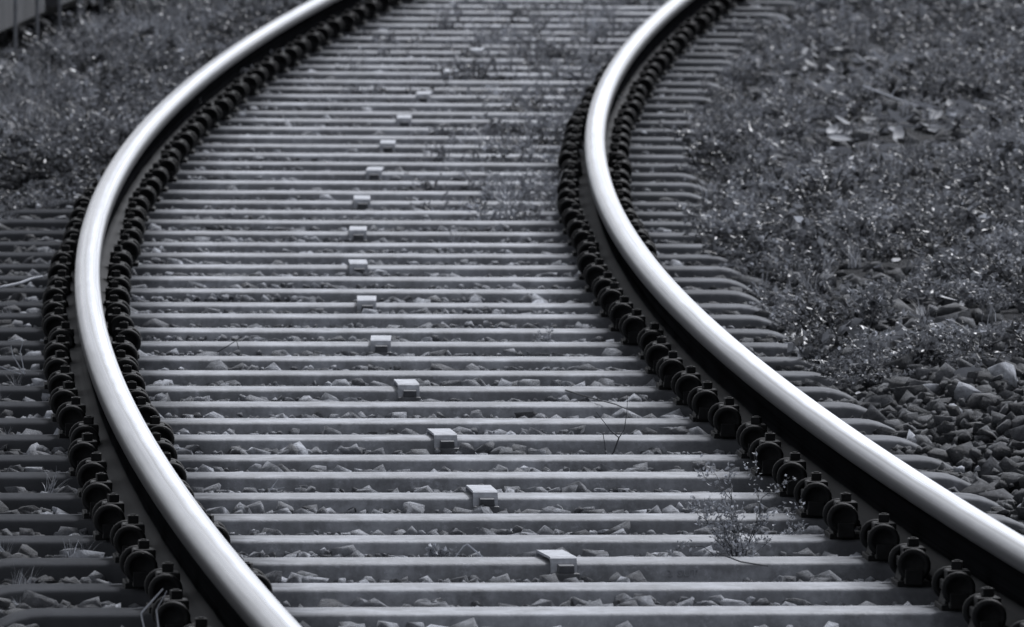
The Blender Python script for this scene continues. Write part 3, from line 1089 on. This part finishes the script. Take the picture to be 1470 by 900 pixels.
local_empty_free('dry_twig', [('stick', polytwig([([(-0.02, 0, 0), (0.012, 0.005, 0.018), (0.028, 0.008, 0.040)], 0.0017, 0.0013), ([(0.012, 0.005, 0.018), (0.036, 0.0, 0.052)], 0.0012, 0.0009), ([(0.02, 0, 0.03), (0.05, 0, 0.034)], 0.001, 0.0008)], MSTRAW))],
                 5.52, -0.475, -0.028, 'pale forked twig lying on stones between sleepers, right of the left rail', 'twig')
local_empty_free('dry_twig', [('stick', polytwig([([(-0.03, 0, 0), (0.0, 0.0, 0.018), (0.034, 0.01, 0.040)], 0.0015, 0.001), ([(0.02, 0.008, 0.03), (0.026, 0.0, 0.006)], 0.001, 0.0008)], MTW))],
                 10.58, -0.395, -0.012, 'thin dark twig propped against a sleeper, right of the left rail bend', 'twig')
local_empty_free('fallen_stick', [('stick', polytwig([([(-0.05, 0.10, 0.022), (-0.01, 0.02, 0.010), (0.035, -0.06, 0.008)], 0.0018, 0.0012)], MTW))],
                 3.40, 0.375, 0.0, 'dark straight stick lying across a sleeper below the bushy weed', 'stick')
local_empty_free('fallen_stick', [('stick', polytwig([([(-0.055, 0.30, 0.012), (-0.03, 0.14, 0.012), (0.0, 0.0, 0.010), (0.035, -0.22, 0.012), (0.055, -0.4, 0.010)], 0.0022, 0.0014), ([(0.0, 0, 0.01), (0.01, -0.1, 0.02)], 0.001, 0.0008)], MTW))],
                 8.4, 0.435, 0.0, 'long thin twig slanting over sleepers toward the forked seedling', 'twig')
local_empty_free('twig_tuft', [('stalks', polytwig([([(0, 0, 0), (-0.03, 0, 0.05), (-0.035, 0, 0.075)], 0.0018, 0.001), ([(0, 0, 0), (-0.012, 0.01, 0.06), (-0.005, 0.01, 0.085)], 0.0014, 0.001), ([(0, 0, 0), (-0.055, 0.0, 0.02), (-0.09, 0, 0.035)], 0.0016, 0.001),
                  ([(0, 0, 0), (0.035, 0, 0.004)], 0.002, 0.001)], MSTRAW))], 9.5, -0.92, -0.005, 'tuft of pale dry stalks on the sleeper ends outside the left rail', 'stalks')
local_empty_free('pale_cord', [('cord', polytwig([([(-0.16, -0.05, 0.012), (-0.09, 0.0, 0.010), (-0.05, 0.04, 0.016), (-0.01, 0.1, 0.022), (0.02, 0.16, 0.030), (0.05, 0.2, 0.034)], 0.0040, 0.0034)], MSTRAW))],
                 12.85, -0.94, 0.01, 'pale cord lying across the sleeper ends at the left edge', 'cord')
local_empty_free('bent_straw', [('straw', polytwig([([(-0.008, 0, -0.06), (-0.020, 0, 0.02), (-0.027, 0.0, 0.052), (-0.0275, 0, 0.058)], 0.0014, 0.0016), ([(-0.0275, 0, 0.058), (0.012, 0.0, 0.102)], 0.0018, 0.0014)], MSTRAW))],
                 1.66, -0.885, 0.0, 'white bent straw in front of the lowest left fastening, kinked to the left', 'straw')
local_empty_free('bent_straw', [('straw', polytwig([([(0.0, 0.0, -0.06), (0.003, 0, 0.03), (-0.001, 0, 0.064)], 0.0019, 0.0014), ([(-0.001, 0, 0.064), (0.018, 0.0, 0.098)], 0.0008, 0.0006)], MSTRAW))],
                 1.66, -0.884, 0.0, 'shorter upright white straw in front of the lowest left fastening', 'straw')
local_empty_free('fallen_stalk', [('stalk', polytwig([([(-0.10, 0.3, 0.10), (0.0, 0.0, 0.075), (0.10, -0.3, 0.055)], 0.004, 0.003), ([(0.0, 0, 0.08), (0.03, 0, 0.12)], 0.002, 0.001)], MSTRAW))],
                 23.4, 1.77, 0.02, 'pale fallen stalk lying on the weeds at the upper right', 'stalk')

# ------------------------------------------------------------------ post fence and low platform at the upper left
def post_mesh():
    mb = MB()
    mb.tube([(0, 0, -0.25), (0, 0, 1.05)], 0.0085, 0.0085, 8)
    mb.tube([(0, 0, 1.05), (0, 0, 1.075)], 0.013, 0.006, 8)
    return mb.mesh('post', MPOST)


fence = bpy.data.objects.new('post_fence', None); COL.objects.link(fence)
fence.matrix_world = frame(29.0, -1.74)
tag(fence, 'row of thin metal posts in front of the dark gap at the upper left', 'fence')
mp = post_mesh()
inv = fence.matrix_world.inverted()
FP = []
for k in range(-4, 8):
    o = link('post', mp, fence); o.location = inv @ Vector(T(28.05 + 0.88 * k + random.gauss(0, 0.03), -1.74, 0.0)); FP.append(o.location.copy())
mb = MB()
for zz in (0.98, 0.62):
    mb.tube([p + Vector((0, 0, zz)) for p in FP], 0.004, 0.004, 6)
link('wire', mb.mesh('wire', MPOST), fence)

plat = bpy.data.objects.new('platform', None); COL.objects.link(plat)
plat.matrix_world = frame(30.0, -2.2)
tag(plat, 'low grey concrete platform edge over a dark gap in the upper left corner', 'platform')
pinv = plat.matrix_world.inverted()


def swept_box(s0, s1, l0, l1, z0, z1, step=0.5):
    S = np.arange(s0, s1 + 1e-6, step)
    V = []
    for s in S:
        for l, z in ((l0, z0), (l1, z0), (l1, z1), (l0, z1)):
            V.append(tuple(pinv @ Vector(T(s, l, z))))
    F = []
    for i in range(len(S) - 1):
        for k in range(4):
            F.append((i * 4 + k, i * 4 + (k + 1) % 4, i * 4 + 4 + (k + 1) % 4, i * 4 + 4 + k))
    F.append((3, 2, 1, 0)); F.append(tuple(len(V) - 4 + k for k in range(4)))
    return V, F


for k in range(10):
    mb = MB(); mb.add(*swept_box(20 + 2.5 * k + 0.006, 22.5 + 2.5 * k - 0.006, -4.2, -1.85 + random.gauss(0, 0.002), 0.122, 0.40))
    link('edge_slab', mb.mesh('edge_slab', MCON), plat)
mb = MB(); mb.add(*swept_box(20, 45, -2.45, -2.25, -0.4, 0.121))  # backing added behind the gap, its black stands for shade
link('gap_backing', mb.mesh('gap_backing', MDK), plat)
